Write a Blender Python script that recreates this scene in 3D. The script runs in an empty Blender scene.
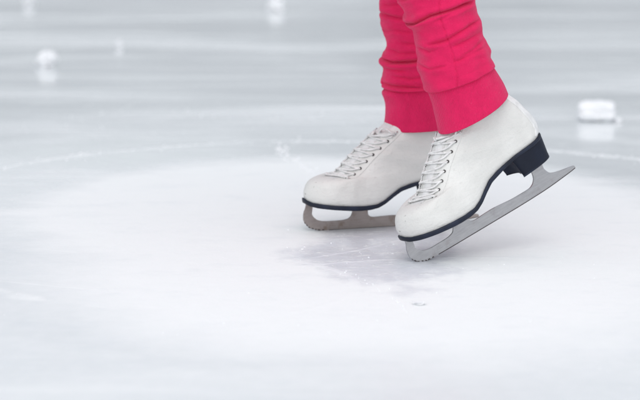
import bpy, bmesh, math, random
from mathutils import Vector, Matrix, noise
random.seed(7)
sc = bpy.context.scene
col = sc.collection
PI = math.pi
R = math.radians

# ------------------------------------------------------------------ helpers
def tag(o, label=None, cat=None, group=None, kind=None):
    if label: o['label'] = label
    if cat: o['category'] = cat
    if group: o['group'] = group
    if kind: o['kind'] = kind
    return o

def mesh_obj(name, verts, faces, mat, parent=None, smooth=True):
    me = bpy.data.meshes.new(name)
    me.from_pydata([tuple(v) for v in verts], [], faces)
    me.validate()
    bm = bmesh.new(); bm.from_mesh(me)
    bmesh.ops.recalc_face_normals(bm, faces=bm.faces)
    bm.to_mesh(me); bm.free()
    if smooth:
        for p in me.polygons: p.use_smooth = True
    me.materials.append(mat)
    o = bpy.data.objects.new(name, me); col.objects.link(o)
    if parent: o.parent = parent
    return o

def empty(name, loc=(0, 0, 0)):
    o = bpy.data.objects.new(name, None); o.location = loc
    o.empty_display_size = .05
    col.objects.link(o)
    return o

def interp(pts, t):
    """Catmull-Rom through evenly indexed points, t in index units"""
    n = len(pts); t = max(0, min(n - 1, t)); i = min(int(t), n - 2); f = t - i
    p1, p2 = pts[i], pts[i + 1]
    p0 = pts[i - 1] if i > 0 else tuple(2 * a - b for a, b in zip(p1, p2))
    p3 = pts[i + 2] if i + 2 < n else tuple(2 * b - a for a, b in zip(p1, p2))
    return tuple(.5 * ((2 * b) + (c - a) * f + (2 * a - 5 * b + 4 * c - d) * f * f + (3 * b - a - 3 * c + d) * f ** 3)
                 for a, b, c, d in zip(p0, p1, p2, p3))

def lin(xs, x):
    """piecewise linear [(x, y)...]"""
    if x <= xs[0][0]: return xs[0][1]
    for (a, b), (c, d) in zip(xs, xs[1:]):
        if x <= c: return b + (d - b) * (x - a) / (c - a)
    return xs[-1][1]

def smooth01(x):
    x = max(0, min(1, x)); return x * x * (3 - 2 * x)

def tube(verts, faces, pts, rad, seg=8, flat=1.0):
    """append a tube along pts (Vectors) to verts/faces"""
    n = len(pts); base = len(verts)
    prev = None
    for i, p in enumerate(pts):
        d = (pts[min(i + 1, n - 1)] - pts[max(i - 1, 0)]).normalized()
        if prev is None:
            a = d.orthogonal().normalized()
        else:
            a = (prev - d * prev.dot(d)).normalized()
        prev = a; b = d.cross(a)
        r = rad(i / (n - 1)) if callable(rad) else rad
        for k in range(seg):
            th = 2 * PI * k / seg
            verts.append(p + a * (r * math.cos(th)) + b * (r * flat * math.sin(th)))
    for i in range(n - 1):
        for k in range(seg):
            k2 = (k + 1) % seg
            faces.append((base + i * seg + k, base + i * seg + k2, base + (i + 1) * seg + k2, base + (i + 1) * seg + k))
    faces.append(tuple(base + k for k in range(seg))[::-1])
    faces.append(tuple(base + (n - 1) * seg + k for k in range(seg)))

# ------------------------------------------------------------------ materials
class NT:
    def __init__(s, name):
        s.m = bpy.data.materials.new(name); s.m.use_nodes = True
        s.t = s.m.node_tree; s.b = s.t.nodes['Principled BSDF']
        s.co = s.t.nodes.new('ShaderNodeTexCoord')
    def n(s, typ, **kw):
        nd = s.t.nodes.new(typ)
        for k, v in kw.items(): setattr(nd, k, v)
        return nd
    def l(s, a, b): s.t.links.new(a, b)
    def put(s, sock, v):
        if isinstance(v, bpy.types.NodeSocket): s.l(v, sock)
        else: sock.default_value = v
    def noise(s, scale, detail=4, rough=.55, vec=None, dist=0):
        nd = s.n('ShaderNodeTexNoise'); nd.inputs['Scale'].default_value = scale
        nd.inputs['Detail'].default_value = detail; nd.inputs['Roughness'].default_value = rough
        nd.inputs['Distortion'].default_value = dist
        s.l(vec if vec else s.co.outputs['Object'], nd.inputs['Vector'])
        return nd.outputs['Fac']
    def math(s, op, a, b=0.0, c=None, clamp=False):
        nd = s.n('ShaderNodeMath', operation=op, use_clamp=clamp)
        s.put(nd.inputs[0], a); s.put(nd.inputs[1], b)
        if c is not None: s.put(nd.inputs[2], c)
        return nd.outputs[0]
    def ramp(s, fac, a, b, lo=0.0, hi=1.0):
        nd = s.n('ShaderNodeMapRange', interpolation_type='SMOOTHSTEP')
        s.put(nd.inputs['Value'], fac)
        nd.inputs['From Min'].default_value = a; nd.inputs['From Max'].default_value = b
        nd.inputs['To Min'].default_value = lo; nd.inputs['To Max'].default_value = hi
        return nd.outputs['Result']
    def mix(s, fac, a, b):
        nd = s.n('ShaderNodeMix', data_type='RGBA')
        s.put(nd.inputs[0], fac)
        s.put(nd.inputs[6], a if isinstance(a, bpy.types.NodeSocket) else (*a, 1))
        s.put(nd.inputs[7], b if isinstance(b, bpy.types.NodeSocket) else (*b, 1))
        return nd.outputs[2]
    def vmap(s, scale, vec=None, loc=(0, 0, 0), rot=(0, 0, 0)):
        nd = s.n('ShaderNodeMapping'); nd.inputs['Scale'].default_value = scale
        nd.inputs['Location'].default_value = loc; nd.inputs['Rotation'].default_value = rot
        s.l(vec if vec else s.co.outputs['Object'], nd.inputs['Vector']); return nd.outputs[0]
    def bump(s, h, strength, dist, prev=None):
        nd = s.n('ShaderNodeBump'); nd.inputs['Strength'].default_value = strength
        nd.inputs['Distance'].default_value = dist; s.l(h, nd.inputs['Height'])
        if prev: s.l(prev, nd.inputs['Normal'])
        return nd.outputs[0]
    def set(s, **kw):
        names = dict(base='Base Color', rough='Roughness', metal='Metallic', normal='Normal', spec='Specular IOR Level',
                     coat='Coat Weight', coatr='Coat Roughness', sheen='Sheen Weight', sheenr='Sheen Roughness', sheent='Sheen Tint',
                     sss='Subsurface Weight', ssr='Subsurface Radius', sssc='Subsurface Scale', trans='Transmission Weight', ior='IOR')
        for k, v in kw.items():
            if isinstance(v, tuple) and k in ('base', 'sheent'): v = (*v, 1)
            s.put(s.b.inputs[names[k]], v)
        return s.m

def mat_leather():
    m = NT('white_leather')
    big = m.noise(18, 5); fine = m.noise(420, 3, .6); cre = m.noise(60, 4, .6, m.vmap((1, .6, 2.6)))
    base = m.mix(m.ramp(big, .35, .7), (.67, .67, .65), (.74, .74, .72))
    # scuffs near the toe: small dark smudges with shapes of their own
    sep = m.n('ShaderNodeSeparateXYZ'); m.l(m.co.outputs['Object'], sep.inputs[0])
    toe = m.ramp(sep.outputs[0], .085, .0)
    sc_ = m.math('MULTIPLY', m.ramp(m.noise(95, 3, .6), .635, .72), toe)
    sc2 = m.math('MULTIPLY', m.ramp(m.noise(130, 6, .75, m.vmap((1, 1, 1.6))), .56, .72), .3)
    base = m.mix(m.math('MULTIPLY', sc_, .65), base, (.2, .19, .17))
    base = m.mix(sc2, base, (.44,.43,.41))
    nm = m.bump(cre, .5, .0022); nm = m.bump(fine, .6, .0008, nm); nm = m.bump(m.noise(140, 4, .65), .4, .0012, nm)
    return m.set(base=base, rough=m.ramp(big, .3, .7, .42, .6), normal=nm, spec=.3)

def mat_simple(name, c, rough, metal=0.0, nscale=200, nstr=.2, ndist=.0005, var=.1, **kw):
    m = NT(name); f = m.noise(nscale, 4)
    v = m.mix(m.ramp(m.noise(nscale * .2, 4), .3, .7), tuple(x * (1 - var) for x in c), tuple(min(1, x * (1 + var)) for x in c))
    return m.set(base=v, rough=rough, metal=metal, normal=m.bump(f, nstr, ndist), **kw)

def mat_blade(name, c, rust):
    m = NT(name)
    streak = m.noise(1, 5, .65, m.vmap((45, 45, 420)))
    blot = m.noise(60, 5, .65)
    base = m.mix(m.ramp(streak, .3, .7), tuple(x * .85 for x in c), c)
    base = m.mix(m.math('MULTIPLY', m.ramp(blot, .5, .72), rust), base, (.19, .125, .085))
    nm = m.bump(streak, .12, .0004); nm = m.bump(blot, .2, .0004, nm)
    return m.set(base=base, metal=.85, rough=m.ramp(blot, .35, .7, .3, .5), normal=nm)

def mat_fabric(name, c, rib=False):
    m = NT(name)
    lump = m.noise(55, 5, .6); fz = m.noise(900, 2, .7); knit = m.noise(1, 2, .5, m.vmap((900, 900, 260)))
    base = m.mix(m.ramp(lump, .3, .75), tuple(x * .94 for x in c), tuple(min(1, x * 1.04) for x in c))
    # worn pale lint
    base = m.mix(m.math('MULTIPLY', m.ramp(m.noise(500, 3, .7), .62, .8), .25), base, (.9, .42, .55))
    nm = m.bump(lump, .35, .002); nm = m.bump(fz, .7, .001, nm); nm = m.bump(knit, .6, .0012, nm)
    if rib:
        sp = m.n('ShaderNodeSeparateXYZ'); m.l(m.co.outputs['Object'], sp.inputs[0])
        wv = m.math('SINE', m.math('MULTIPLY', m.math('ADD', sp.outputs[0], m.math('MULTIPLY', sp.outputs[2], .3)), 2600))
        nm = m.bump(wv, .4, .0006, nm)
    return m.set(base=base, rough=.95, normal=nm, sheen=.32, sheenr=.4, sheent=(1, .45, .62), spec=.15)

M_leather = mat_leather()
M_strap = mat_simple('strap_leather', (.78, .785, .78), .42, nscale=400)
M_tongue = mat_simple('tongue_padding', (.68, .68, .68), .8, nscale=300, nstr=.5, ndist=.001)
M_lace = mat_simple('lace_cotton', (.72, .72, .715), .85, nscale=900, nstr=.6, ndist=.0008)
M_eye = mat_simple('eyelet_metal', (.05, .045, .045), .45, .3)
M_hook = mat_simple('hook_metal', (.55, .55, .56), .25, .95)
M_hole = mat_simple('eyelet_hole', (.02, .02, .02), .8)
M_sole = mat_simple('sole_edge', (.011, .016, .033), .5, nscale=150, nstr=.4, ndist=.0008, var=.35, spec=.3)
M_heel = mat_simple('heel_leather', (.011, .016, .033), .5, nscale=90, nstr=.5, ndist=.001, var=.35, spec=.25)
M_blade = mat_blade('satin_blade_steel', (.43, .43, .45), .15)
M_blade2 = mat_blade('warm_reflection_steel', (.38, .335, .32), .5)  # far blade: warm reflected tone put into the base colour, with more rust
M_edge = mat_simple('edge_shade', (.07, .06, .06), .4, .6)
M_pink = mat_fabric('pink_fleece', (.72, .018, .108))
M_cuff = mat_fabric('pink_rib_knit', (.73, .019, .112), True)
M_skin = mat_simple('skin', (.62, .42, .33), .5, nscale=200)

# ------------------------------------------------------------------ skate (local cm; x toe->heel, z up, y sideways)
ZO = .6
FR_ = [(-1.17, 5.15), (-1.19, 6.18), (-.75, 7.28), (.02, 8.2), (1.1, 8.75), (2.75, 9.1), (4.05, 9.95), (5.3, 11.01), (6.61, 12.14),
       (7.99, 13.23), (9.37, 14.5), (10.59, 15.84), (13.6, 17.51), (15.3, 19.46), (15.8, 21.5)]
# the traced front line is the bulge of the side and the laces: the ridge itself lies further back
_in = [.45, .5, .5, .55, .9, 1.5, 1.6, 1.4, 1.25, 1.15, 1.15, 1.3, .6, 0, 0]
FR_ = [(x + .45, z) if i < 3 else (x + .69 * d, z - .62 * d) for i, ((x, z), d) in enumerate(zip(FR_, _in))]
BK_ = [(25.55, 7.9), (25.8, 8.59), (25.93, 9.13), (25.94, 9.72), (25.84, 10.36), (25.67, 11.04), (25.43, 11.76), (25.15, 12.42),
       (24.86, 13.24), (24.5, 14.1), (23.91, 15.08), (23.42, 16.09), (22.2, 17.56), (21.2, 19.3), (20.8, 21.3)]
ST_ = [(-.75, 4.8), (-.4, 4.5), (.6, 4.05), (1.96, 3.77), (4.49, 3.38), (7.12, 3.19), (9.53, 3.07), (11.5, 3.2), (12.84, 3.72),
       (14.2, 4.63), (15.58, 5.55), (17.2, 6.15), (18.57, 6.48), (20.69, 6.87), (23.68, 7.35), (25.55, 7.9)]
SB_ = [(-.9, 4.2), (-.6, 3.9), (.1, 3.5), (1.66, 3.1), (4.19, 2.71), (6.81, 2.48), (8.68, 2.38), (10.33, 2.4), (11.8, 2.66),
       (13.0, 3.2), (14.36, 4.1), (15.89, 5.05), (17.65, 5.65), (18.57, 5.95), (21, 6.45), (25.55, 7.4)]
def unparallax(pts):
    # the traced line is the near edge of the sole, half a foot's width in front of the middle plane: bring it back to the middle
    out = []
    for x, z in pts:
        k = lin([(-1.3, 0), (.5, .45), (3.5, 1), (15, .95), (18, .8), (23, .7), (25.6, .0)], x)
        out.append((x - 1.55 * k, z + .74 * k))
    return out
ST_ = unparallax(ST_); SB_ = unparallax(SB_)
WB = [(-1.2, 3.7), (3, 4.5), (6, 4.75), (10, 4.3), (14, 3.55), (18, 3.35), (22, 3.35), (26, 3.1)]
WU = [(0, 3.9), (4, 3.9), (8, 3.6), (12, 3.5), (18, 3.6), (26, 3.3)]
TMAX = 13.0

def width(t, x, a, b):
    k = smooth01((t - 1.0) / 6.0)
    w = lin(WB, x) * (1 - k) + lin(WU, x) * k
    if t > 9: w += (t - 9) * .06
    if t < 1.2: w -= .18 * (1.2 - t) ** 2
    rf = 4.3 + 1.1 * smooth01((t - 3) / 3); rb = 3.1 + .8 * smooth01((t - 6) / 6)
    ff = math.sqrt(max(0, 1 - (1 - min(1, a / rf)) ** 2)); fb = math.sqrt(max(0, 1 - (1 - min(1, b / rb)) ** 2))
    # Achilles hollow and ankle knob
    if t > 9.5:
        q = smooth01((t - 9.5) / 2); s_ = a / (a + b + 1e-9)
        el = 3.7 * math.sqrt(max(0, 1 - (2 * s_ - 1) ** 2))
        return w * ff * fb * (1 - q) + el * q
    return w * ff * fb

def surf0(t, s, side):
    f = interp(FR_, t); b = interp(BK_, t)
    x = f[0] + (b[0] - f[0]) * s; z = f[1] + (b[1] - f[1]) * s
    L = math.hypot(b[0] - f[0], b[1] - f[1])
    k = max(0, 1 - t / 7.0) ** 1.5
    x0 = FR_[0][0] + (BK_[0][0] - FR_[0][0]) * s
    z0c = FR_[0][1] + (BK_[0][1] - FR_[0][1]) * s
    z += k * (lin(ST_, x0) - z0c)
    w = width(t, x, s * L, (1 - s) * L)
    # soft creases across the flex of the ankle
    cz = .09 * math.sin(z * 2.3 + x * .55) * math.exp(-((x - 14) / 5) ** 2 - ((z - 12) / 3.2) ** 2) * (w / 4)
    cz += .06 * math.sin(x * 2.1 - z * .7) * math.exp(-((x - 6.5) / 2.6) ** 2 - ((z - 8) / 2.2) ** 2) * (w / 4)
    return Vector((x, side * (w + cz), z))

def surf(t, s, side, off=0.0):
    p = surf0(t, s, side)
    if off:
        e = .01
        s1, s2 = max(.001, s - e), min(.999, s + e)
        ds = surf0(t, s2, side) - surf0(t, s1, side)
        dt = surf0(min(TMAX + 1, t + .15), s, side) - surf0(max(0, t - .15), s, side)
        n = ds.cross(dt)
        if n.length > 1e-9:
            n.normalize()
            if n.y * side < 0: n = -n
            if s < .03: n = (n + Vector((-.8, 0, .3))).normalized()
            p = p + n * off
    return p

def rowlen(t):
    f = interp(FR_, t); b = interp(BK_, t); return math.hypot(b[0] - f[0], b[1] - f[1])

def cm(p): return Vector((p[0] * .01, p[1] * .01, (p[2] + ZO) * .01))

def ring_boot():
    NR_, NC = 96, 90
    ss = [(1 - math.cos(PI * i / NC)) / 2 for i in range(NC + 1)]
    V = []; F = []
    for j in range(NR_ + 1):
        t = TMAX * j / NR_
        for s in ss: V.append(cm(surf0(t, s, -1)))
        for s in ss[-2:0:-1]: V.append(cm(surf0(t, s, 1)))
    n = 2 * NC
    for j in range(NR_):
        for i in range(n):
            i2 = (i + 1) % n
            F.append((j * n + i, j * n + i2, (j + 1) * n + i2, (j + 1) * n + i))
    return V, F

def patch(fun, nu, nv, thick=.0):
    """thin shell: fun(u, v, off) -> cm point; a closed slab of the given thickness"""
    V = []; F = []
    for off in (thick, -.05):
        for j in range(nv + 1):
            for i in range(nu + 1):
                V.append(cm(fun(i / nu, j / nv, off)))
    N = (nu + 1) * (nv + 1); w = nu + 1
    for j in range(nv):
        for i in range(nu):
            a = j * w + i
            F.append((a, a + 1, a + 1 + w, a + w)); F.append((N + a, N + a + w, N + a + 1 + w, N + a + 1))
    for i in range(nu):
        F.append((i, N + i, N + i + 1, i + 1)); a = nv * w + i; F.append((a, a + 1, N + a + 1, N + a))
    for j in range(nv):
        a = j * w; F.append((a, a + w, N + a + w, N + a)); a = j * w + nu; F.append((a, N + a, N + a + w, a + w))
    return V, F

def outline(grow, n=110):
    """closed plan outline of the boot's bottom row, grown outwards: list of (x, y, s)"""
    pts = []
    ss = [(1 - math.cos(PI * i / n)) / 2 for i in range(n + 1)]
    for s in ss:
        p = surf0(.35, s, -1); pts.append((p.x, p.y))
    for s in ss[-2:0:-1]:
        p = surf0(.35, s, 1); pts.append((p.x, p.y))
    out = []
    m = len(pts)
    for i, (x, y) in enumerate(pts):
        a = pts[i - 1]; b = pts[(i + 1) % m]
        tx, ty = b[0] - a[0], b[1] - a[1]; l = math.hypot(tx, ty) or 1
        nx, ny = ty / l, -tx / l
        if nx * (x - 12) * .1 + ny * y < 0 and abs(y) > .2: nx, ny = -nx, -ny
        if abs(y) <= .2: nx, ny = (-1 if x < 5 else 1), 0
        out.append((x + nx * grow, y + ny * grow))
    return out

def make_sole(parent):
    V = []; F = []
    prof = [(-.12, .06), (.17, .0), (.25, .14), (.25, .5), (.2, .9), (.08, 1.0), (-.6, 1.0)]   # (grow, fraction from top to bottom)
    n = None
    for g, fr in prof:
        o = outline(g)
        n = len(o)
        for x, y in o:
            zt = lin(ST_, x) + .04; zb = lin(SB_, x)
            if x < 1.2:                                        # toe spring
                k = smooth01(1 - (x + 1.2) / 2.4) * min(1, abs(y) / 3.0)
                zt += 0; zb -= 0
            V.append(cm((x, y, zt + (zb - zt) * fr)))
    for j in range(len(prof) - 1):
        for i in range(n):
            i2 = (i + 1) % n
            F.append((j * n + i, j * n + i2, (j + 1) * n + i2, (j + 1) * n + i))
    # caps: strips joining near and far side
    for base in (0, (len(prof) - 1) * n):
        h = n // 2
        for i in range(h):
            a, b = base + i, base + i + 1
            c, d = base + (n - i - 1) % n, base + (n - i) % n
            if len({a, b, c, d}) == 4: F.append((a, b, c, d))
            elif len({a, b, c, d}) == 3: F.append(tuple(dict.fromkeys((a, b, c, d))))
    o = mesh_obj('sole', V, F, M_sole, parent)
    return o

def TREAD(x): return 3.72 + (x - 19.6) * .075

def make_heel(parent):
    V = []; F = []; n = 64; NL_ = 14
    def outl(x0, x1, w, conc):
        pts = []
        # breast (concave), side, round back
        nb = 14
        for i in range(nb):                       # breast from +w to -w
            y = w * (1 - 2 * i / nb); c = 1 - (y / w) ** 2
            pts.append((x0 + conc * c, y))
        m = n - nb
        for i in range(m):
            th = i / (m - 1)
            # superellipse-like back half from (x0,-w) round to (x0,w)
            a = -PI / 2 + PI * th
            cx = abs(math.cos(a)) ** .55; sy = math.sin(a)
            sy = math.copysign(abs(sy) ** .75, sy)
            pts.append((x0 + .02 + (x1 - x0) * cx, w * sy))
        return pts
    for j in range(NL_ + 1):
        f = j / NL_
        e = f ** .8
        x0 = 18.6 + (19.65 - 18.6) * f ** .7; x1 = 25.72 - .12 * f
        w = 3.35 - .55 * f
        if j in (0, NL_): x0 += .04; x1 -= .05; w -= .05
        for x, y in outl(x0, x1, w, 1.0):
            zt = lin(ST_, x) - .32; zb = TREAD(x)
            V.append(cm((x, y, zt + (zb - zt) * f)))
    for j in range(NL_):
        for i in range(n):
            i2 = (i + 1) % n
            F.append((j * n + i, j * n + i2, (j + 1) * n + i2, (j + 1) * n + i))
    V.append(cm((22.5, 0, 6.7))); V.append(cm((22.9, 0, TREAD(22.9))))
    for i in range(n):
        F.append((i, (i + 1) % n, len(V) - 2)); F.append((NL_ * n + i, NL_ * n + (i + 1) % n, len(V) - 1))
    h = mesh_obj('heel', V, F, M_heel, parent, smooth=False)
    for p in h.data.polygons: p.use_smooth = True
    # heel-tap line: thin rubber layer at the tread
    V = []; F = []
    for k, (g, dz) in enumerate([(0, .42), (.04, .4), (.04, .0), (0, -.02)]):
        for x, y in outl(19.65 - g, 25.6 + g, 2.8 + g, 1.0):
            V.append(cm((x, y, TREAD(x) + dz - .02)))
    for j in range(3):
        for i in range(n):
            i2 = (i + 1) % n; F.append((j * n + i, j * n + i2, (j + 1) * n + i2, (j + 1) * n + i))
    V.append(cm((22.9, 0, TREAD(22.9) + .4))); V.append(cm((22.9, 0, TREAD(22.9) - .04)))
    for i in range(n):
        F.append((i, (i + 1) % n, len(V) - 2)); F.append((3 * n + i, 3 * n + (i + 1) % n, len(V) - 1))
    mesh_obj('heel_tap', V, F, M_sole, h, smooth=False)
    return h

def spline(pts, k=6):
    out = []
    for i in range((len(pts) - 1) * k + 1): out.append(interp(pts, i / k))
    return out

def make_blade(parent, mat):
    # top edge and holes traced as one outer outline with two bays open to the sole, so the steel is a single plate
    bottom = [(-.96, 1.74), (-.93, 1.25), (-.71, .83), (-.55, .62), (-.42, .62), (-.30, .28), (-.16, .30), (-.02, 0), (.14, .08), (.28, -.16),
              (.46, -.08), (.62, -.30), (.8, -.22), (.98, -.40), (1.2, -.33), (1.45, -.47)]
    rocker = spline([(1.45, -.47), (2.74, -.54), (5.44, -.59), (9.11, -.6), (12, -.6), (16.49, -.6), (20.25, -.56), (24, -.42), (27.6, -.1)], 4)[1:]
    tail = [(28.6, .02), (29.04, .1), (29.12, .3), (29.0, .55)]
    top = spline([(29.0, .55), (27.8, .76), (26.59, .97), (25.5, 1.25), (24.84, 1.6), (24.4, 2.3), (24.3, 2.9), (24.5, 4.0)], 4)[1:]
    st_r = spline([(22.2, 3.9), (22.27, 2.9), (22.2, 2.2), (21.95, 1.68), (21.4, 1.2), (20.64, .98), (19, .96), (17.29, .99), (14.52, 1.23), (12.6, 1.22),
                   (11.16, 1.14), (10.5, 1.2), (10.05, 1.45), (9.85, 1.95), (9.9, 3.4)], 3)
    st_l = spline([(7.25, 3.4), (7.25, 2.3), (7.1, 1.7), (6.7, 1.2), (5.72, .94), (4.2, .9), (2.57, .92), (1.5, 1.15), (.85, 1.6), (.48, 2.13), (.5, 2.7), (.62, 3.7)], 4)
    front = spline([(-.46, 4.1), (-.6, 3.2), (-.85, 2.59), (-.96, 1.9)], 3)
    loop = [(x, z) for x, z in bottom + rocker + tail + top + st_r + st_l + front[:-1]]
    clean = [loop[0]]
    for p in loop[1:]:
        if math.hypot(p[0] - clean[-1][0], p[1] - clean[-1][1]) > .03: clean.append(p)
    from mathutils.geometry import tessellate_polygon
    h = .16; n = len(clean); ins = []
    tris = tessellate_polygon([[Vector((x, z, 0)) for x, z in clean]])
    V = [cm((x, -h, z)) for x, z in clean] + [cm((x, h, z)) for x, z in clean]
    F = [tuple(t) for t in tris] + [tuple(n + k for k in reversed(t)) for t in tris] + [(k, (k + 1) % n, n + (k + 1) % n, n + k) for k in range(n)]
    o = mesh_obj('blade', V, F, mat, parent, smooth=False)
    bv = o.modifiers.new('b', 'BEVEL'); bv.width = .0002; bv.segments = 1; bv.limit_method = 'ANGLE'; bv.angle_limit = R(50)
    # blade-bottom shading put in as a dark strip, with dashes for toe-pick teeth
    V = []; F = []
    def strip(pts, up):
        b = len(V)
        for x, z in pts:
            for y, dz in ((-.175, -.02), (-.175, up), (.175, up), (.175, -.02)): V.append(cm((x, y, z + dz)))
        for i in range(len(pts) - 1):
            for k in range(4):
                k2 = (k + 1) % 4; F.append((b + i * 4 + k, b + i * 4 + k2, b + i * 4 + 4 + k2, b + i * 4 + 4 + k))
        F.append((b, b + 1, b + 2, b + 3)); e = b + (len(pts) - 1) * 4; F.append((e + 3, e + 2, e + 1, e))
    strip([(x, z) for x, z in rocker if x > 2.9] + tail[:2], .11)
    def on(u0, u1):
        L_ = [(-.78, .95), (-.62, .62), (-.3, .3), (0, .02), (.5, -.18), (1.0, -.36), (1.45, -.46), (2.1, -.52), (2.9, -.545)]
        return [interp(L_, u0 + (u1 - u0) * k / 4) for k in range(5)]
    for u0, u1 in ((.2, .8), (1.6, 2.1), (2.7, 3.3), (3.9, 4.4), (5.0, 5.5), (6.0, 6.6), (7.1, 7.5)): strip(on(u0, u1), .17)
    mesh_obj('edge_shade_teeth', V, F, M_edge, o, smooth=False)
    # mounting plates screwed to sole and heel
    def plate(x0, x1, w, zf, name):
        V = []; F = []
        nx, ny = 14, 8
        for dz in (.0, -.16):
            for i in range(nx + 1):
                x = x0 + (x1 - x0) * i / nx
                e = math.sqrt(max(.02, 1 - abs(2 * i / nx - 1) ** 4))
                for k in range(ny + 1):
                    V.append(cm((x, w * e * (2 * k / ny - 1), zf(x) + dz)))
        N = (nx + 1) * (ny + 1); wd = ny + 1
        for i in range(nx):
            for k in range(ny):
                a = i * wd + k; F.append((a, a + wd, a + wd + 1, a + 1)); F.append((N + a, N + a + 1, N + a + wd + 1, N + a + wd))
        for i in range(nx):
            a = i * wd; F.append((a, N + a, N + a + wd, a + wd)); a += ny; F.append((a, a + wd, N + a + wd, N + a))
        for k in range(ny):
            F.append((k, k + 1, N + k + 1, N + k)); a = nx * wd + k; F.append((a, N + a, N + a + 1, a + 1))
        mesh_obj(name, V, F, mat, o, smooth=False)
    plate(-.3, 10.6, 1.9, lambda x: lin(SB_, x) + .03, 'sole_plate')
    plate(20.6, 25.1, 1.7, lambda x: TREAD(x) - .03, 'heel_plate')
    return o

EYE_T = [4.75, 5.55, 6.35, 7.2, 8.05, 8.9, 9.75, 10.6]
def disc_ring(name, c, nrm, r0, r1, mat, parent, thick=.06):
    """eyelet: a raised ring"""
    V = []; F = []; nrm = nrm.normalized()
    a = nrm.orthogonal().normalized(); b = nrm.cross(a); n = 18; q = 8
    rc = (r0 + r1) / 2; rr = (r1 - r0) / 2
    for i in range(n):
        th = 2 * PI * i / n; d = a * math.cos(th) + b * math.sin(th)
        for k in range(q):
            ph = 2 * PI * k / q
            V.append(cm(c + d * (rc + rr * math.cos(ph)) + nrm * (rr * .8 * math.sin(ph))))
    for i in range(n):
        for k in range(q):
            i2, k2 = (i + 1) % n, (k + 1) % q
            F.append((i * q + k, i2 * q + k, i2 * q + k2, i * q + k2))
    return mesh_obj(name, V, F, mat, parent)

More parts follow.
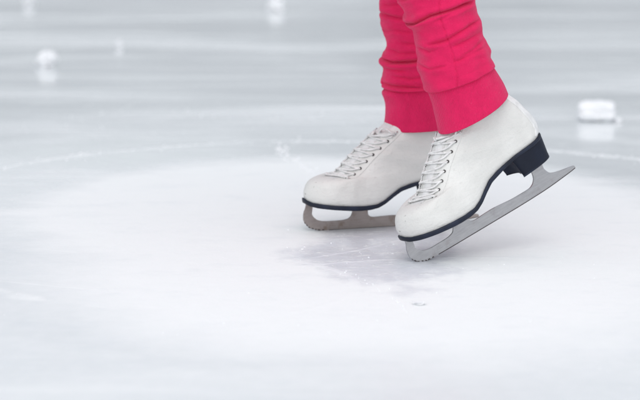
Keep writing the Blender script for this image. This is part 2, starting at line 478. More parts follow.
def make_skate(label, blade_mat, seed):
    rnd = random.Random(seed)
    root = empty('ice_skate')
    tag(root, label, 'ice skate', 'white figure skates on the feet of the skater')
    V, F = ring_boot()
    boot = mesh_obj('boot', V, F, M_leather, root)
    # facing flaps either side of the lacing gap
    for side in (-1, 1):
        def fac(u, v, off, side=side):
            t = 4.45 + (12.9 - 4.45) * v; L = rowlen(t)
            a0, a1 = (.75 if side < 0 else .08), 3.0 + .35 * v
            if v < .07: a1 = a0 + (a1 - a0) * (.55 + .45 * math.sqrt(v / .07))
            return surf(t, (a0 + (a1 - a0) * u) / L, side, off)
        V, F = patch(fac, 12, 70, .055)
        fo = mesh_obj('lace_facing', V, F, M_leather, root)
    # tongue, a padded strip in the gap
    def tong(u, v, off):
        t = 4.6 + 8.4 * v; L = rowlen(t); a = (u - .5) * 2 * .62
        side = 1 if a > 0 else -1
        p = surf(t, max(.004, abs(a) / L), side, off)
        return p
    V, F = patch(tong, 8, 60, .05)
    mesh_obj('tongue', V, F, M_tongue, root)
    # backstay strip down the heel
    def back(u, v, off):
        t = .6 + 12.3 * v; L = rowlen(t); wd = 1.25 + .5 * (1 - v); b = (u - .5) * 2 * wd
        return surf(t, 1 - max(.004, abs(b) / L), 1 if b > 0 else -1, off)
    V, F = patch(back, 16, 60, .11)
    mesh_obj('backstay', V, F, M_strap, root)
    # padded collar roll
    V = []; F = []
    pts = []
    for i in range(80):
        s = .5 - .5 * math.cos(2 * PI * i / 80); side = -1 if i < 40 else 1
        pts.append(cm(surf(TMAX, min(.999, max(.001, s)), side)))
    pts.append(pts[0].copy())
    tube(V, F, pts, .0035, 8)
    mesh_obj('collar', V, F, M_tongue, root)
    make_sole(root); make_heel(root); make_blade(root, blade_mat)
    # eyelets
    P = {}; AA = {}
    for k, t in enumerate(EYE_T):
        for side in (-1, 1):
            L = rowlen(t); a = (1.9 if side < 0 else .42) + .07 * k
            AA[k, side] = a
            c = surf(t, a / L, side, .1 if side < 0 else .16); n = surf(t, a / L, side, .6) - c
            P[k, side] = (c, n.normalized())
            last = k == len(EYE_T) - 1
            e = disc_ring('hook' if last else 'eyelet', c, n, .09, .26 if last else .25, M_hook if last else M_eye, root)
            Vh = [cm(c + n)]; Fh = []
            A = n.normalized().orthogonal().normalized(); B = n.normalized().cross(A)
            Vh = []
            for z_, r_ in ((.012, .1), (-.2, .1)):
                for i in range(12): Vh.append(cm(c + n.normalized() * z_ + (A * math.cos(i * PI / 6) + B * math.sin(i * PI / 6)) * r_))
            Fh = [tuple(range(12)), tuple(range(12, 24))[::-1]] + [(i, (i + 1) % 12, 12 + (i + 1) % 12, 12 + i) for i in range(12)]
            if last:      # speed hook: bent tab
                Vt = []; Ft = []
                q = [c, c + n * .38 * 1, c + n * .42 + Vector((.35, 0, .25)), c + n * .3 + Vector((.55, 0, .4))]
                tube(Vt, Ft, [cm(x) for x in q], .0011, 8)
                mesh_obj('hook_tab', Vt, Ft, M_hook, e)
            else:
                mesh_obj('eyelet_hole', Vh, Fh, M_hole, e)
    # laces: crosses over the gap, one continuous lace
    V = []; F = []
    for k in range(len(EYE_T) - 1):
        for side in (-1, 1):
            c0, n0 = P[k, side]; c1, n1 = P[k + 1, -side]
            t = (EYE_T[k] + EYE_T[k + 1]) / 2
            mid = surf(t, .003, 1); f = interp(FR_, t); fb = interp(FR_, t + .3)
            dirr = Vector((f[0] - fb[0], 0, f[1] - fb[1])).normalized()
            outn = Vector((dirr.z, 0, -dirr.x)); outn = outn if outn.x < 0 else -outn
            lift = .24 + (.14 if side > 0 else 0)
            A0 = AA[k, side]; A1 = AA[k + 1, -side]; T0, T1 = EYE_T[k], EYE_T[k + 1]
            def on_(tt, a, sd, up): return surf(tt, max(.004, a / rowlen(tt)), sd, up)
            dt = T1 - T0
            q = [c0 - n0 * .1, on_(T0 + .06 * dt, A0 * .86, side, .2), on_(T0 + .28 * dt, A0 * .45, side, .22), mid + outn * (lift + .04),
                 on_(T1 - .28 * dt, A1 * .45, -side, .2), on_(T1 - .06 * dt, A1 * .86, -side, .22), c1 - n1 * .1]
            q = [Vector(x) + Vector([rnd.uniform(-.05, .05) for _ in range(3)]) for x in q]
            sp = [cm(Vector(x)) for x in spline([tuple(v) for v in q], 5)]
            tube(V, F, sp, lambda f_: .00165, 8, .75)
    # first straight bar at the bottom of the lacing
    c0, n0 = P[0, -1]; c1, n1 = P[0, 1]; mid = surf(EYE_T[0], .003, 1)
    q = [c0 - n0 * .1, c0 + n0 * .2, mid + Vector((-.15, 0, .3)), c1 + n1 * .2, c1 - n1 * .1]
    tube(V, F, [cm(Vector(x)) for x in spline([tuple(v) for v in q], 6)], .0022, 8, .7)
    # knot and loose ends near the top
    c0, n0 = P[len(EYE_T) - 1, -1]; mid = surf(10.6, .003, 1)
    for kk in range(5):
        q = [mid + Vector((-.25, rnd.uniform(-.5, .5), .1))]
        for st in range(4):
            q.append(q[-1] + Vector((rnd.uniform(-.35, .5), rnd.uniform(-1.0, .15), rnd.uniform(-.6, .5))))
        q.append(c0 + n0 * .3 + Vector((rnd.uniform(-.3, .3), 0, rnd.uniform(-.6, .4))))
        tube(V, F, [cm(Vector(x)) for x in spline([tuple(v) for v in q], 5)], .0019, 8, .7)
    mesh_obj('lace', V, F, M_lace, root)
    return root

near = make_skate('scuffed white figure skate with black heel raised, tipped onto its toe pick, nearer the camera', M_blade, 3)
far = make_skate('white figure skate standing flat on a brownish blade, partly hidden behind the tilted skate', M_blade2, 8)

def place(root, contact, yaw, pitch, lc=(0, .6), roll=0):
    """stand the skate so that its local point lc (cm, x/z) is at the given place"""
    Rm = Matrix.Rotation(yaw, 3, 'Z') @ Matrix.Rotation(-pitch, 3, 'Y') @ Matrix.Rotation(-roll, 3, 'X')
    root.rotation_euler = Rm.to_euler()
    root.location = Vector(contact) - Rm @ Vector((lc[0] * .01, 0, lc[1] * .01))
place(near, (.1445, 2.7375, -.001), R(24), R(24.74), roll=R(6.5))
place(far, (-.0175, 2.9718, -.0008), R(18), 0, (0, 0))

# ------------------------------------------------------------------ trousers and legs
NL = [(11.46, 41.53), (11.04, 39.65), (11.53, 37.91), (12.08, 36.75), (12.45, 35.74), (12.39, 34.72), (13.27, 33.99), (13.68, 33.26), (13.87, 31.65), (14.44, 29.61), (14.23, 28.43), (14.79, 26.67), (15.39, 25.35), (15.84, 24.46), (16.37, 22.99), (16.87, 21.06), (17.37, 18.69)]
NR = [(21.12, 46.28), (21.58, 44.41), (21.9, 42.39), (22.07, 40.52), (22.3, 39.07), (22.51, 37.91), (22.68, 36.46), (23.24, 35.01), (23.63, 33.11), (24.23, 31.65), (24.69, 30.63), (24.84, 30.05), (25.0, 29.17), (25.46, 28.14), (26.06, 27.11), (26.81, 25.79), (27.57, 24.24)]
FL = [(9.06, 40.02), (9.31, 37.96), (9.52, 36.06), (9.73, 34.15), (10.03, 31.76), (10.52, 30.0), (10.48, 28.08), (9.93, 26.96), (9.96, 25.99), (10.29, 25.03), (10.1, 23.9), (10.03, 23.1), (10.43, 22.29), (9.88, 21.48), (10.2, 20.52), (10.48, 19.38), (10.46, 17.6), (10.07, 15.0)]
FR = [(20.02, 40.65), (20.04, 38.59), (19.9, 36.69), (19.92, 34.78), (19.95, 32.4), (19.97, 30.64), (20.15, 28.72), (20.33, 27.6), (20.34, 26.64), (20.35, 25.67), (20.36, 24.55), (20.37, 23.74), (20.22, 22.94), (20.39, 22.13), (20.4, 21.16), (20.41, 20.03), (20.59, 18.25), (20.79, 15.33)]
CN = [[(12.02, 34.41), (13.45, 34.7), (15.73, 35.98), (17.87, 36.62), (20.0, 37.27), (22.0, 37.98)], [(16.6, 35.27), (18.87, 36.41), (20.3, 36.84)], [(15.49, 31.69), (18.06, 32.55), (20.05, 33.69), (22.75, 35.12)], [(20.38, 30.25), (22.09, 31.11), (23.51, 32.26)], [(19.39, 29.39), (21.53, 30.39), (23.95, 31.4)], [(14.08, 28.81), (15.81, 28.23), (18.1, 28.81)], [(18.93, 31.54), (21.21, 32.55), (23.21, 33.41)], [(11.43, 37.98), (13.56, 38.83), (17.12, 39.97), (21.37, 41.81)], [(13.77, 31.4), (15.78, 30.82), (17.21, 31.4)]]
CF = [[(9.45, 26.98), (11.34, 26.59), (14.18, 26.83), (16.54, 27.14)], [(11.83, 24.45), (14.2, 24.14), (16.56, 24.45)], [(9.63, 23.03), (11.84, 22.87), (15.0, 22.71), (18.16, 22.71)], [(10.38, 28.88), (12.59, 28.09), (15.43, 28.25)], [(9.59, 31.24), (11.78, 31.71), (14.45, 31.39)], [(12.27, 29.82), (15.73, 29.51)], [(9.41, 34.22), (12.55, 33.59), (16.47, 34.22)], [(10.25, 25.56), (13.4, 25.4)], [(9.72, 35.47), (12.85, 35.78)]]

def dist_poly(x, z, pl):
    best = 9e9; bs = 0; tot = 0; at = 0
    for (x0, z0), (x1, z1) in zip(pl, pl[1:]):
        dx, dz = x1 - x0, z1 - z0; L2 = dx * dx + dz * dz
        u = max(0, min(1, ((x - x0) * dx + (z - z0) * dz) / L2)); L = math.sqrt(L2)
        ex, ez = x - x0 - u * dx, z - z0 - u * dz
        d = math.hypot(ex, ez)
        if d < best:
            best = d; bs = 1 if (dx * ez - dz * ex) > 0 else -1; at = tot + u * L
        tot += L
    return best, bs, at, tot

def leg_rings(Lp, Rp, Y, depth, cre, i0, i1, steps, inflate=0.0, seed=0, upper=None, rib=False, sag=.9, seamx=None):
    """rings between L and R silhouettes; returns verts rows"""
    rows = []
    N = 200
    for j in range(steps + 1):
        t = i0 + (i1 - i0) * j / steps
        a = interp(Lp, t); b = interp(Rp, t)
        cx, cz = (a[0] + b[0]) / 2, (a[1] + b[1]) / 2
        hx, hz = (b[0] - a[0]) / 2, (b[1] - a[1]) / 2
        row = []
        for i in range(N):
            th = 2 * PI * i / N
            c, s_ = math.cos(th), math.sin(th)
            rx = cx + hx * c; rz = cz + hz * c + sag * .5 * s_
            y = depth * math.copysign(abs(s_) ** .88, s_)
            out = Vector((c * hx / math.hypot(hx, hz), s_, 0)).normalized()
            d = inflate
            for ci, pl in enumerate(cre):
                # the creases run round the leg: on the hidden side the same folds carry on, shifted
                sh = 0 if s_ <= 0 else 1.3 * s_ + .6 * math.sin(ci * 2.1)
                dd, sd, at, tot = dist_poly(rx, rz - sh, pl)
                if dd > 2.2: continue
                win = smooth01((at + .6) / 1.6) * smooth01((tot - at + .6) / 1.6)
                if at <= 0 or at >= tot: win *= math.exp(-(dd / .6) ** 2) * 1
                big = (1.5 if ci == 0 else .85) if tot > 6 else .5
                d += big * win * (-.46 * math.exp(-(dd / .2) ** 2) + .22 * math.exp(-((dd - .62) / .42) ** 2) * (1.2 if sd < 0 else .8))
            nz = noise.noise(Vector((c * 2.2 + seed, s_ * 2.2, rz * .33)))
            n2 = noise.noise(Vector((c * 1.5 + seed + 9, s_ * 1.5, rz * .9)))
            if rib: d += .018 * math.cos(th * 95) + .1 * nz
            else: d += .26 * nz + .17 * n2
            if seamx and s_ < 0:
                sx = lin(seamx, rz)
                d -= .2 * math.exp(-((rx - sx) / .12) ** 2)
            row.append(Vector(((rx + out.x * d) * .01, (Y * 100 + y + out.y * d) * .01, rz * .01)))
        rows.append(row)
    return rows

def loft(rows, V, F, cap=False):
    base = len(V); n = len(rows[0])
    for r in rows: V.extend(r)
    for j in range(len(rows) - 1):
        for i in range(n):
            i2 = (i + 1) % n
            F.append((base + j * n + i, base + j * n + i2, base + (j + 1) * n + i2, base + (j + 1) * n + i))

person = empty('person', (.15, 2.88, 0))
tag(person, 'skater seen from the shins down in bright pink cuffed sweatpants, one heel lifted', 'person')
def rel(vs): return [v - person.location for v in vs]

NCI, FCI = 12.7, 11.9            # index along the traced edges where the cuff starts
def upper_rows(row0, knee, hip, r_knee, r_hip, seed):
    """carry the leg on above the traced part to knee and hip"""
    n = len(row0); c0 = sum(row0, Vector()) / n
    offs = [v - c0 for v in row0]
    out = []
    K = Vector(knee); H = Vector(hip)
    for j in range(1, 61):
        f = j / 60
        if f < .4: g = f / .4; c = c0.lerp(K, g); r = .053 + (r_knee - .053) * g
        else: g = (f - .4) / .6; c = K.lerp(H, g); r = r_knee + (r_hip - r_knee) * g
        k = smooth01(f / .12)
        row = []
        for i, o in enumerate(offs):
            th = 2 * PI * i / n
            rr = r + .003 * noise.noise(Vector((math.cos(th) * 2 + seed, math.sin(th) * 2, c.z * 30))) + .002 * math.sin(c.z * 120 + math.cos(th) * 2) * math.exp(-((f - .4) / .1) ** 2)
            row.append(c + o * (1 - k) + Vector((math.cos(th) * rr, math.sin(th) * rr, 0)) * k)
        out.append(row)
    return out

nr = leg_rings(NL, NR, 2.78, 5.4, CN, 0, NCI, 150, 0.12, 1.0, seamx=[(27.2, 19.7), (29.5, 19.3), (31.8, 18.6), (35.4, 17.3), (37.2, 17.0)])
fr = leg_rings(FL, FR, 3.03, 5.2, CF, 0, FCI, 150, 0.12, 5.0)
V = []; F = []
def close_in(rows, amt=.90, n=5):
    """turn the lower end inwards where it is sewn to the cuff"""
    n0 = len(rows)
    for j in range(n0 - 14, n0):                  # the fabric pouches over the cuff
        g = math.sin((j - (n0 - 14)) / 13 * PI * .62) * .035
        c = sum(rows[j], Vector()) / len(rows[j]); rows[j] = [c + (v - c) * (1 + g) for v in rows[j]]
    last = rows[-1]; c = sum(last, Vector()) / len(last); out = []
    for k in range(1, n + 1):
        s_ = 1 - (1 - amt) * (k / n) ** 1.5
        out.append([c + (v - c) * s_ + Vector((0, 0, -.0012 * math.sin(k / n * PI / 2))) for v in last])
    return rows + out
nup = upper_rows(nr[0], (.11, 2.79, .56), (.16, 2.84, .90), .072, .098, 1)
fup = upper_rows(fr[0], (.14, 3.03, .54), (.16, 2.96, .90), .072, .098, 4)
loft(list(reversed(nup)) + close_in(nr), V, F)
loft(list(reversed(fup)) + close_in(fr), V, F)
# hips joining both legs
hip = []
for j in range(16):
    f = j / 15; z = .83 + .24 * f
    w = .155 - .035 * f ** 2; dpt = .15 - .02 * f
    hip.append([Vector((.16 + w * .82 * math.cos(2 * PI * i / 200), 2.9 + dpt * math.sin(2 * PI * i / 200), z)) for i in range(200)])
loft(list(reversed(hip)), V, F)
mesh_obj('sweatpants', rel(V), F, M_pink, person)
for Lp, Rp, Y, dp, i0, i1, sd, sg in ((NL, NR, 2.78, 5.25, NCI, len(NL) - 1, 2.0, 1.6), (FL, FR, 3.03, 5.1, FCI, len(FL) - 1.25, 7.0, .2)):
    rows = leg_rings(Lp, Rp, Y, dp, [], i0 - .3, i1, 70, 0.0, sd, rib=True, sag=sg)
    last = rows[-1]; c = sum(last, Vector()) / len(last)
    for k, (s_, dz) in enumerate(((.985, -.0012), (.95, -.0012), (.92, .002), (.91, .012))):
        rows.append([c + (v - c) * s_ + Vector((0, 0, dz)) for v in last])
    V = []; F = []; loft(rows, V, F)
    mesh_obj('cuff', rel(V), F, M_cuff, person)

# body: one continuous skinned figure below the waist, feet inside the boots
bm = bmesh.new()
def lw(root, x, z):
    Rm = root.rotation_euler.to_matrix(); return root.location + Rm @ Vector((x * .01, 0, (z + ZO) * .01))
joints = [(Vector((.16, 2.9, .98)), .10), (Vector((.16, 2.9, 1.12)), .10)]
for sk, kn, hp in ((near, Vector((.11, 2.79, .56)), Vector((.16, 2.84, .88))), (far, Vector((.14, 3.03, .54)), Vector((.16, 2.96, .88)))):
    joints += [(hp, .075), (kn, .045), (lw(sk, 17.8, 20), .028), (lw(sk, 18.5, 11), .03), (lw(sk, 11, 7), .026), (lw(sk, 4, 6.2), .018)]
edges = [(0, 1), (0, 2), (2, 3), (3, 4), (4, 5), (5, 6), (6, 7), (0, 8), (8, 9), (9, 10), (10, 11), (11, 12), (12, 13)]
me = bpy.data.meshes.new('body'); me.from_pydata([tuple(j[0] - person.location) for j in joints], edges, [])
bo = bpy.data.objects.new('body', me); col.objects.link(bo); bo.parent = person; me.materials.append(M_skin)
sk_ = bo.modifiers.new('skin', 'SKIN')
for i, (p, r) in enumerate(joints):
    me.skin_vertices[0].data[i].radius = (r, r); me.skin_vertices[0].data[i].use_root = (i == 0)
bo.modifiers.new('s', 'SUBSURF').levels = 2; bo.modifiers['s'].render_levels = 2

# ------------------------------------------------------------------ ice
def mat_ice():
    m = NT('rink_ice')
    P = m.co.outputs['Object']
    sep = m.n('ShaderNodeSeparateXYZ'); m.l(P, sep.inputs[0]); X, Y = sep.outputs[0], sep.outputs[1]
    wob = m.math('SUBTRACT', m.noise(2.2, 5, .6), .5)
    wob2 = m.math('SUBTRACT', m.noise(7, 5, .6), .5)
    def rad(cx, cy, ax, ay):
        dx = m.math('DIVIDE', m.math('SUBTRACT', X, cx), ax); dy = m.math('DIVIDE', m.math('SUBTRACT', Y, cy), ay)
        return m.math('SQRT', m.math('ADD', m.math('MULTIPLY', dx, dx), m.math('MULTIPLY', dy, dy)))
    # circle scraped round by the skater
    r = rad(.04, 3.17, 1, 1)
    rw = m.math('ADD', r, m.math('MULTIPLY', wob, .12)); rw = m.math('ADD', rw, m.math('MULTIPLY', wob2, .04))
    inner = m.ramp(m.math('ADD', rw, m.math('MULTIPLY', m.math('SUBTRACT', m.noise(1, 6, .65, m.vmap((5, 9, 1))), .5), .16)), .68, .48)
    front = m.ramp(m.math('ADD', rad(.10, 2.72, .62, .72), m.math('MULTIPLY', wob, .6)), 1.12, .55)
    snow = m.math('MAXIMUM', inner, front)
    ringl = m.math('MULTIPLY', m.ramp(m.math('ABSOLUTE', m.math('SUBTRACT', rw, .80)), .035, .0), m.ramp(m.noise(14, 4, .6), .35, .65, .3, .85))
    ring2 = m.math('MULTIPLY', m.ramp(m.math('ABSOLUTE', m.math('SUBTRACT', m.math('ADD', r, m.math('MULTIPLY', wob, .2)), 1.02)), .1, .0), .35)
    # long soft skating streaks across the far ice
    st = m.noise(1, 6, .62, m.vmap((.5, 1.9, 1), rot=(0, 0, R(12))), dist=.6)
    st2 = m.noise(1, 5, .6, m.vmap((1.3, 9.0, 1), rot=(0, 0, R(-8))), dist=.8)
    streak = m.math('ADD', m.math('MULTIPLY', m.ramp(st, .36, .76), .8), m.math('MULTIPLY', m.ramp(st2, .5, .7), .35))
    nearf = m.ramp(Y, 3.3, 2.2)
    snow = m.math('MAXIMUM', snow, m.math('MULTIPLY', nearf, .28))
    frost = m.math('MAXIMUM', m.math('MAXIMUM', snow, ringl), m.math('MAXIMUM', m.math('MULTIPLY', streak, .8), ring2))
    # bare clear patch under the blades, its broken edge from cells
    vor = m.n('ShaderNodeTexVoronoi'); vor.inputs['Scale'].default_value = 11; vor.inputs['Randomness'].default_value = 1
    m.l(m.vmap((1, .45, 1)), vor.inputs['Vector']); sepc = m.n('ShaderNodeSeparateColor'); m.l(vor.outputs['Color'], sepc.inputs[0])
    cell = m.math('SUBTRACT', sepc.outputs[0], .5)
    rp = m.math('ADD', rad(.09, 2.80, .13, .27), m.math('ADD', m.math('MULTIPLY', cell, .06), m.math('MULTIPLY', wob2, 1.6)))
    bare = m.math('MULTIPLY', m.ramp(rp, 1.05, .6), m.ramp(m.noise(22, 5, .7, m.vmap((1, .5, 1))), .75, .45, .35, 1.0))
    # fine scratches, curved round the circle
    dx = m.math('SUBTRACT', X, .3); dy = m.math('SUBTRACT', Y, 4.4)
    rr = m.math('SQRT', m.math('ADD', m.math('MULTIPLY', dx, dx), m.math('MULTIPLY', dy, dy)))
    an = m.math('ARCTAN2', dy, dx)
    cmb = m.n('ShaderNodeCombineXYZ'); m.l(m.math('MULTIPLY', rr, 60), cmb.inputs[0]); m.l(m.math('MULTIPLY', an, 2.5), cmb.inputs[1])
    scr = m.noise(1, 3, .7, cmb.outputs[0], dist=.4)
    scrl = m.math('MULTIPLY', m.ramp(scr, .60, .70), m.ramp(m.noise(3, 3), .4, .65))
    frost = m.math('MULTIPLY', frost, m.math('SUBTRACT', 1.0, m.math('MULTIPLY', bare, .5)), clamp=True)
    frost = m.math('ADD', frost, m.math('MULTIPLY', scrl, .36), clamp=True)
    # a few bright skate cuts crossing the bare patch
    def cut(cx, cy, rad_, w, x0, x1):
        ddx = m.math('SUBTRACT', X, cx); ddy = m.math('SUBTRACT', Y, cy)
        q = m.math('SQRT', m.math('ADD', m.math('MULTIPLY', ddx, ddx), m.math('MULTIPLY', ddy, ddy)))
        q = m.math('ADD', q, m.math('MULTIPLY', wob2, .02))
        ln = m.ramp(m.math('ABSOLUTE', m.math('SUBTRACT', q, rad_)), w, w * .2)
        return m.math('MULTIPLY', ln, m.math('MULTIPLY', m.ramp(X, x0, x0 + .03), m.ramp(X, x1, x1 - .03)))
    cuts = m.math('MAXIMUM', cut(-.14, 2.58, .19, .008, -.06, .2), cut(.25, 2.15, .62, .006, -.05, .3))
    cuts = m.math('MAXIMUM', cuts, cut(-.25, 3.15, .45, .005, -.02, .28))
    frost = m.math('ADD', frost, m.math('MULTIPLY', cuts, .8), clamp=True)
    # refrozen ripples in the bare patch; their glints painted in as pale frost
    rip = m.noise(1, 6, .7, m.vmap((30, 75, 1)), dist=1.2)
    glint = m.math('MULTIPLY', m.ramp(rip, .52, .68), bare)
    frost = m.math('ADD', frost, m.math('MULTIPLY', glint, .6), clamp=True)
    gran = m.noise(160, 4, .7); gr2 = m.noise(38, 5, .65)
    base = m.mix(frost, (.68, .72, .74), (.875, .90, .903))
    base = m.mix(m.math('MULTIPLY', m.math('SUBTRACT', bare, m.math('MULTIPLY', glint, .8)), .75), base, (.63, .65, .715))  # bare ice; lilac reflection of the skates put into its colour
    base = m.mix(m.math('MULTIPLY', m.ramp(m.noise(1, 6, .7, m.vmap((9, 16, 1))), .5, .72), .22), base, (.66, .71, .75))
    base = m.mix(m.math('MULTIPLY', m.ramp(gr2, .35, .7), .16), base, (.93, .94, .96))
    rough = m.math('ADD', m.math('ADD', .06, m.math('ADD', m.math('MULTIPLY', bare, .04), m.math('MULTIPLY', nearf, .32))), m.math('MULTIPLY', frost, .42))
    h1 = m.math('MULTIPLY', gran, m.math('ADD', .12, m.math('MULTIPLY', frost, .9)))
    nm = m.bump(m.noise(5, 3, .5), .12, .004)
    nm = m.bump(m.math('MULTIPLY', gr2, m.math('ADD', .12, frost)), .30, .003, nm)
    nm = m.bump(h1, .35, .0015, nm)
    nm = m.bump(m.math('ADD', scr, cuts), .2, .0015, nm)
    nm = m.bump(m.math('MULTIPLY', rip, bare), .35, .004, nm)
    return m.set(base=base, rough=rough, normal=nm, spec=.5, ior=1.4, coat=m.math('MULTIPLY', m.math('SUBTRACT', 1.0, frost), m.math('SUBTRACT', .7, m.math('MULTIPLY', nearf, .65))), coatr=.05)

M_ice = mat_ice()
bm = bmesh.new()
# one sheet, gently uneven near the camera
xs = [-120, -40, -15, -7, -4] + [-3 + .1 * i for i in range(61)] + [4, 7, 15, 40, 120]
ys = [-60, -15, -3, 0, 1] + [1.5 + .07 * i for i in range(100)] + [9.5, 12, 16, 25, 50, 120, 300]
grid = []
for y in ys:
    row = []
    for x in xs:
        z = 0
        if abs(x) < 3.2 and 1.4 < y < 9:
            z = .0008 * (noise.noise(Vector((x * 1.5, y * 1.5, 3))) - .3)
        row.append(bm.verts.new((x, y, z)))
    grid.append(row)
for a, b in zip(grid, grid[1:]):
    for i in range(len(xs) - 1): bm.faces.new((a[i], a[i + 1], b[i + 1], b[i]))
me = bpy.data.meshes.new('ice_rink'); bm.to_mesh(me); bm.free(); me.materials.append(M_ice)
for p in me.polygons: p.use_smooth = True
ice = bpy.data.objects.new('ice_rink', me); col.objects.link(ice); tag(ice, kind='structure')

# unseen ridge added beyond the rink to darken what the wet ice mirrors
mh = NT('reflection_ridge_grey')
M_ridge = mh.set(base=mh.mix(mh.ramp(mh.noise(.06, 6, .65), .35, .65), (.30, .32, .335), (.42, .44, .455)), rough=.95)
V = []; F = []
nx, ny = 90, 14
for j in range(ny + 1):
    for i in range(nx + 1):
        a = -2.2 + 4.4 * i / nx; rr_ = 110 + 16 * j
        f = j / ny
        h = (44 + 14 * noise.noise(Vector((a * 2.3, .3, 0))) + 7 * noise.noise(Vector((a * 9, f * 2, 4)))) * smooth01(f * 1.3)
        V.append(Vector((rr_ * math.sin(a), rr_ * math.cos(a), h - .6)))
for j in range(ny):
    for i in range(nx):
        a = j * (nx + 1) + i; F.append((a, a + 1, a + nx + 2, a + nx + 1))
tag(mesh_obj('reflection_ridge', V, F, M_ridge), kind='structure')

# ------------------------------------------------------------------ snow and ice lumps
ms = NT('packed_snow')
g = ms.noise(60, 5, .7); g2 = ms.noise(260, 3, .7)
M_snow = ms.set(base=ms.mix(ms.ramp(g, .3, .7), (.85, .87, .90), (.93, .94, .96)), rough=.5, normal=ms.bump(g2, .6, .002, ms.bump(g, .5, .004)), sss=.25, ssr=(.02, .02, .02), spec=.4)

def lump(name, c, size, seed, p=3.0, rough=.12, mat=None):
    """a broken lump: rounded block pushed about by noise, sitting on the ice"""
    bm = bmesh.new(); bmesh.ops.create_icosphere(bm, subdivisions=5, radius=1)
    for v in bm.verts:
        d = v.co.normalized()
        k = (abs(d.x) ** p + abs(d.y) ** p + abs(d.z) ** p) ** (-1 / p)
        n = noise.fractal(d * 1.7 + Vector((seed * 3.1, 0, 0)), .9, 2.1, 4)
        q = d * k * (1 + rough * n)
        v.co = Vector((q.x * size[0] / 2, q.y * size[1] / 2, (q.z + .93) * size[2] / 2))
        if v.co.z < -.0015: v.co.z = -.0015
    me = bpy.data.meshes.new(name); bm.to_mesh(me); bm.free(); me.materials.append(mat or M_snow)
    for q in me.polygons: q.use_smooth = True
    o = bpy.data.objects.new(name, me); col.objects.link(o); o.location = c
    return o
ck = lump('ice_chunk', (.628, 4.30, 0), (.086, .07, .045), 2, 4.0, .10)
ck.rotation_euler.z = R(-6)
tag(ck, 'rounded white block of packed ice on the wet ice behind the raised heel', 'ice chunk')
cb = lump('snow_crumb', (.674, 4.27, 0), (.016, .013, .009), 4, 2.4, .3)
tag(cb, 'tiny white crumb lying against the right side of the white ice block', 'snow crumb', 'small snow lumps')
for (x, y, s, lab) in ((-.788, 5.48, (.042, .05, .04), 'pale snow lump alone on the left part of the ice, blurred, as tall as wide'),
                       (-.176, 7.58, (.05, .05, .045), 'blurred white snow lump near the top edge left of the pink legs'),
                       (-1.198, 7.86, (.035, .035, .028), 'small blurred snow lump at the top edge near the left corner'),
                       (-.637, 6.04, (.018, .02, .02), 'faint small snow lump right of the larger pale one on the left'),
                       (.131, 2.462, (.016, .010, .003), 'thin white flake of ice on the ice in front of the skates')):
    o = lump('snow_lump' if y > 3 else 'ice_flake', (x, y, 0), s, x * 7, 2.8, .75)
    tag(o, lab, 'snow lump' if y > 3 else 'ice flake', 'small snow lumps' if y > 3 else None)

# loose shavings nobody could count: one object
V = []; F = []
rs = random.Random(5)
def crumb(x, y, s):
    b = len(V); n = 7
    h = s * rs.uniform(.3, .7); rot = rs.uniform(0, PI)
    ax, ay = s * rs.uniform(.6, 1.5), s * rs.uniform(.5, 1)
    for k in range(n):
        th = 2 * PI * k / n + rot; r_ = rs.uniform(.7, 1.1)
        V.append(Vector((x + ax * r_ * math.cos(th), y + ay * r_ * math.sin(th), -.001)))
    for k in range(n):
        th = 2 * PI * k / n + rot; r_ = rs.uniform(.35, .8)
        V.append(Vector((x + ax * r_ * math.cos(th), y + ay * r_ * math.sin(th), h * rs.uniform(.6, 1))))
    V.append(Vector((x, y, h)))
    for k in range(n):
        k2 = (k + 1) % n
        F.append((b + k, b + k2, b + n + k2, b + n + k)); F.append((b + n + k, b + n + k2, b + 2 * n))
for _ in range(70):          # around the blades
    a = rs.uniform(0, 2 * PI); r_ = abs(rs.gauss(0, .16))
    crumb(.1 + r_ * math.cos(a), 2.82 + 1.3 * r_ * math.sin(a), rs.choice([.0006, .0008, .001, .0016]))
for _ in range(75):          # little ridge behind the toe of the flat skate
    f = rs.random()
    crumb(-.085 + .10 * f + rs.gauss(0, .008), 3.86 - .45 * f + rs.gauss(0, .02), rs.uniform(.0012, .0034))
for _ in range(170):          # along the scraped ring
    a = rs.uniform(.1, PI - .1); r_ = .80 + rs.gauss(0, .025)
    crumb(.04 + r_ * math.cos(a), 3.17 + r_ * math.sin(a), rs.uniform(.0008, .0026))
for _ in range(260):
    x = rs.uniform(-.9, 1.0); y = 1.95 + 3.2 * rs.random() ** 1.3
    crumb(x, y, rs.choice([.0006, .0008, .001]))
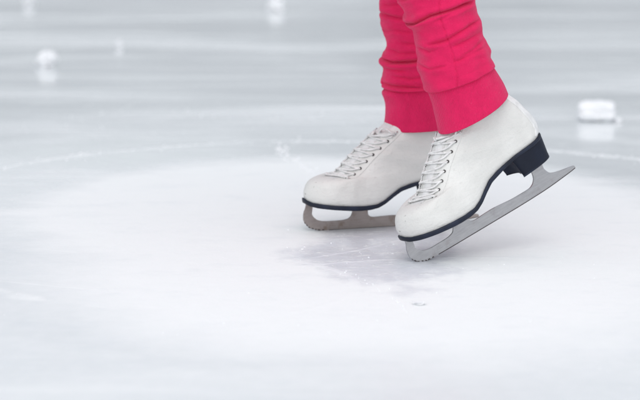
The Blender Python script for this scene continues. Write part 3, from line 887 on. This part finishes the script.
for _ in range(26):           # groove ahead of the toe pick
    f = rs.random(); crumb(.02 + .10 * f, 2.66 - .28 * f * f + rs.gauss(0, .008), rs.uniform(.0005, .0016))
sh = mesh_obj('ice_shavings', V, F, M_snow, smooth=False)
tag(sh, 'fine white ice shavings scattered over the rink around the blades', 'ice shavings', kind='stuff')

# ------------------------------------------------------------------ light
SUN_EL, SUN_AZ = R(58), R(182)      # azimuth measured from +y towards +x
w = bpy.data.worlds.new('World'); sc.world = w; w.use_nodes = True
nt = w.node_tree; bg = nt.nodes['Background']
sky = nt.nodes.new('ShaderNodeTexSky'); sky.sky_type = 'NISHITA'; sky.sun_disc = False
sky.sun_elevation = SUN_EL; sky.sun_rotation = SUN_AZ
sky.air_density = 1.2; sky.dust_density = 2.0; sky.ozone_density = 1.0
hs = nt.nodes.new('ShaderNodeHueSaturation'); hs.inputs['Saturation'].default_value = .28   # thin high cloud greys the blue
nt.links.new(sky.outputs[0], hs.inputs['Color']); nt.links.new(hs.outputs[0], bg.inputs[0]); bg.inputs[1].default_value = .15
sl = bpy.data.lights.new('sun', 'SUN'); sl.energy = 1.0; sl.angle = R(140); sl.color = (1, .985, .965)
so = bpy.data.objects.new('sun', sl); col.objects.link(so)
d = Vector((math.sin(SUN_AZ) * math.cos(SUN_EL), math.cos(SUN_AZ) * math.cos(SUN_EL), math.sin(SUN_EL)))
so.rotation_euler = d.to_track_quat('Z', 'Y').to_euler(); so.location = d * 10

# ------------------------------------------------------------------ camera
cd = bpy.data.cameras.new('camera'); cam = bpy.data.objects.new('camera', cd); col.objects.link(cam)
cam.location = (0, 0, .574); cam.rotation_euler = (R(80), 0, 0)
cd.sensor_width = 36; cd.lens = 36 * 1906 / 640; cd.clip_start = .05; cd.clip_end = 1000
cd.dof.use_dof = True; cd.dof.focus_distance = 2.80; cd.dof.aperture_fstop = 4.5
sc.camera = cam
sc.render.resolution_x = 1024; sc.render.resolution_y = 640
vs = sc.view_settings
vs.view_transform = 'Standard'; vs.look = 'None'; vs.gamma = 1; vs.use_curve_mapping = False; vs.exposure = 0.11
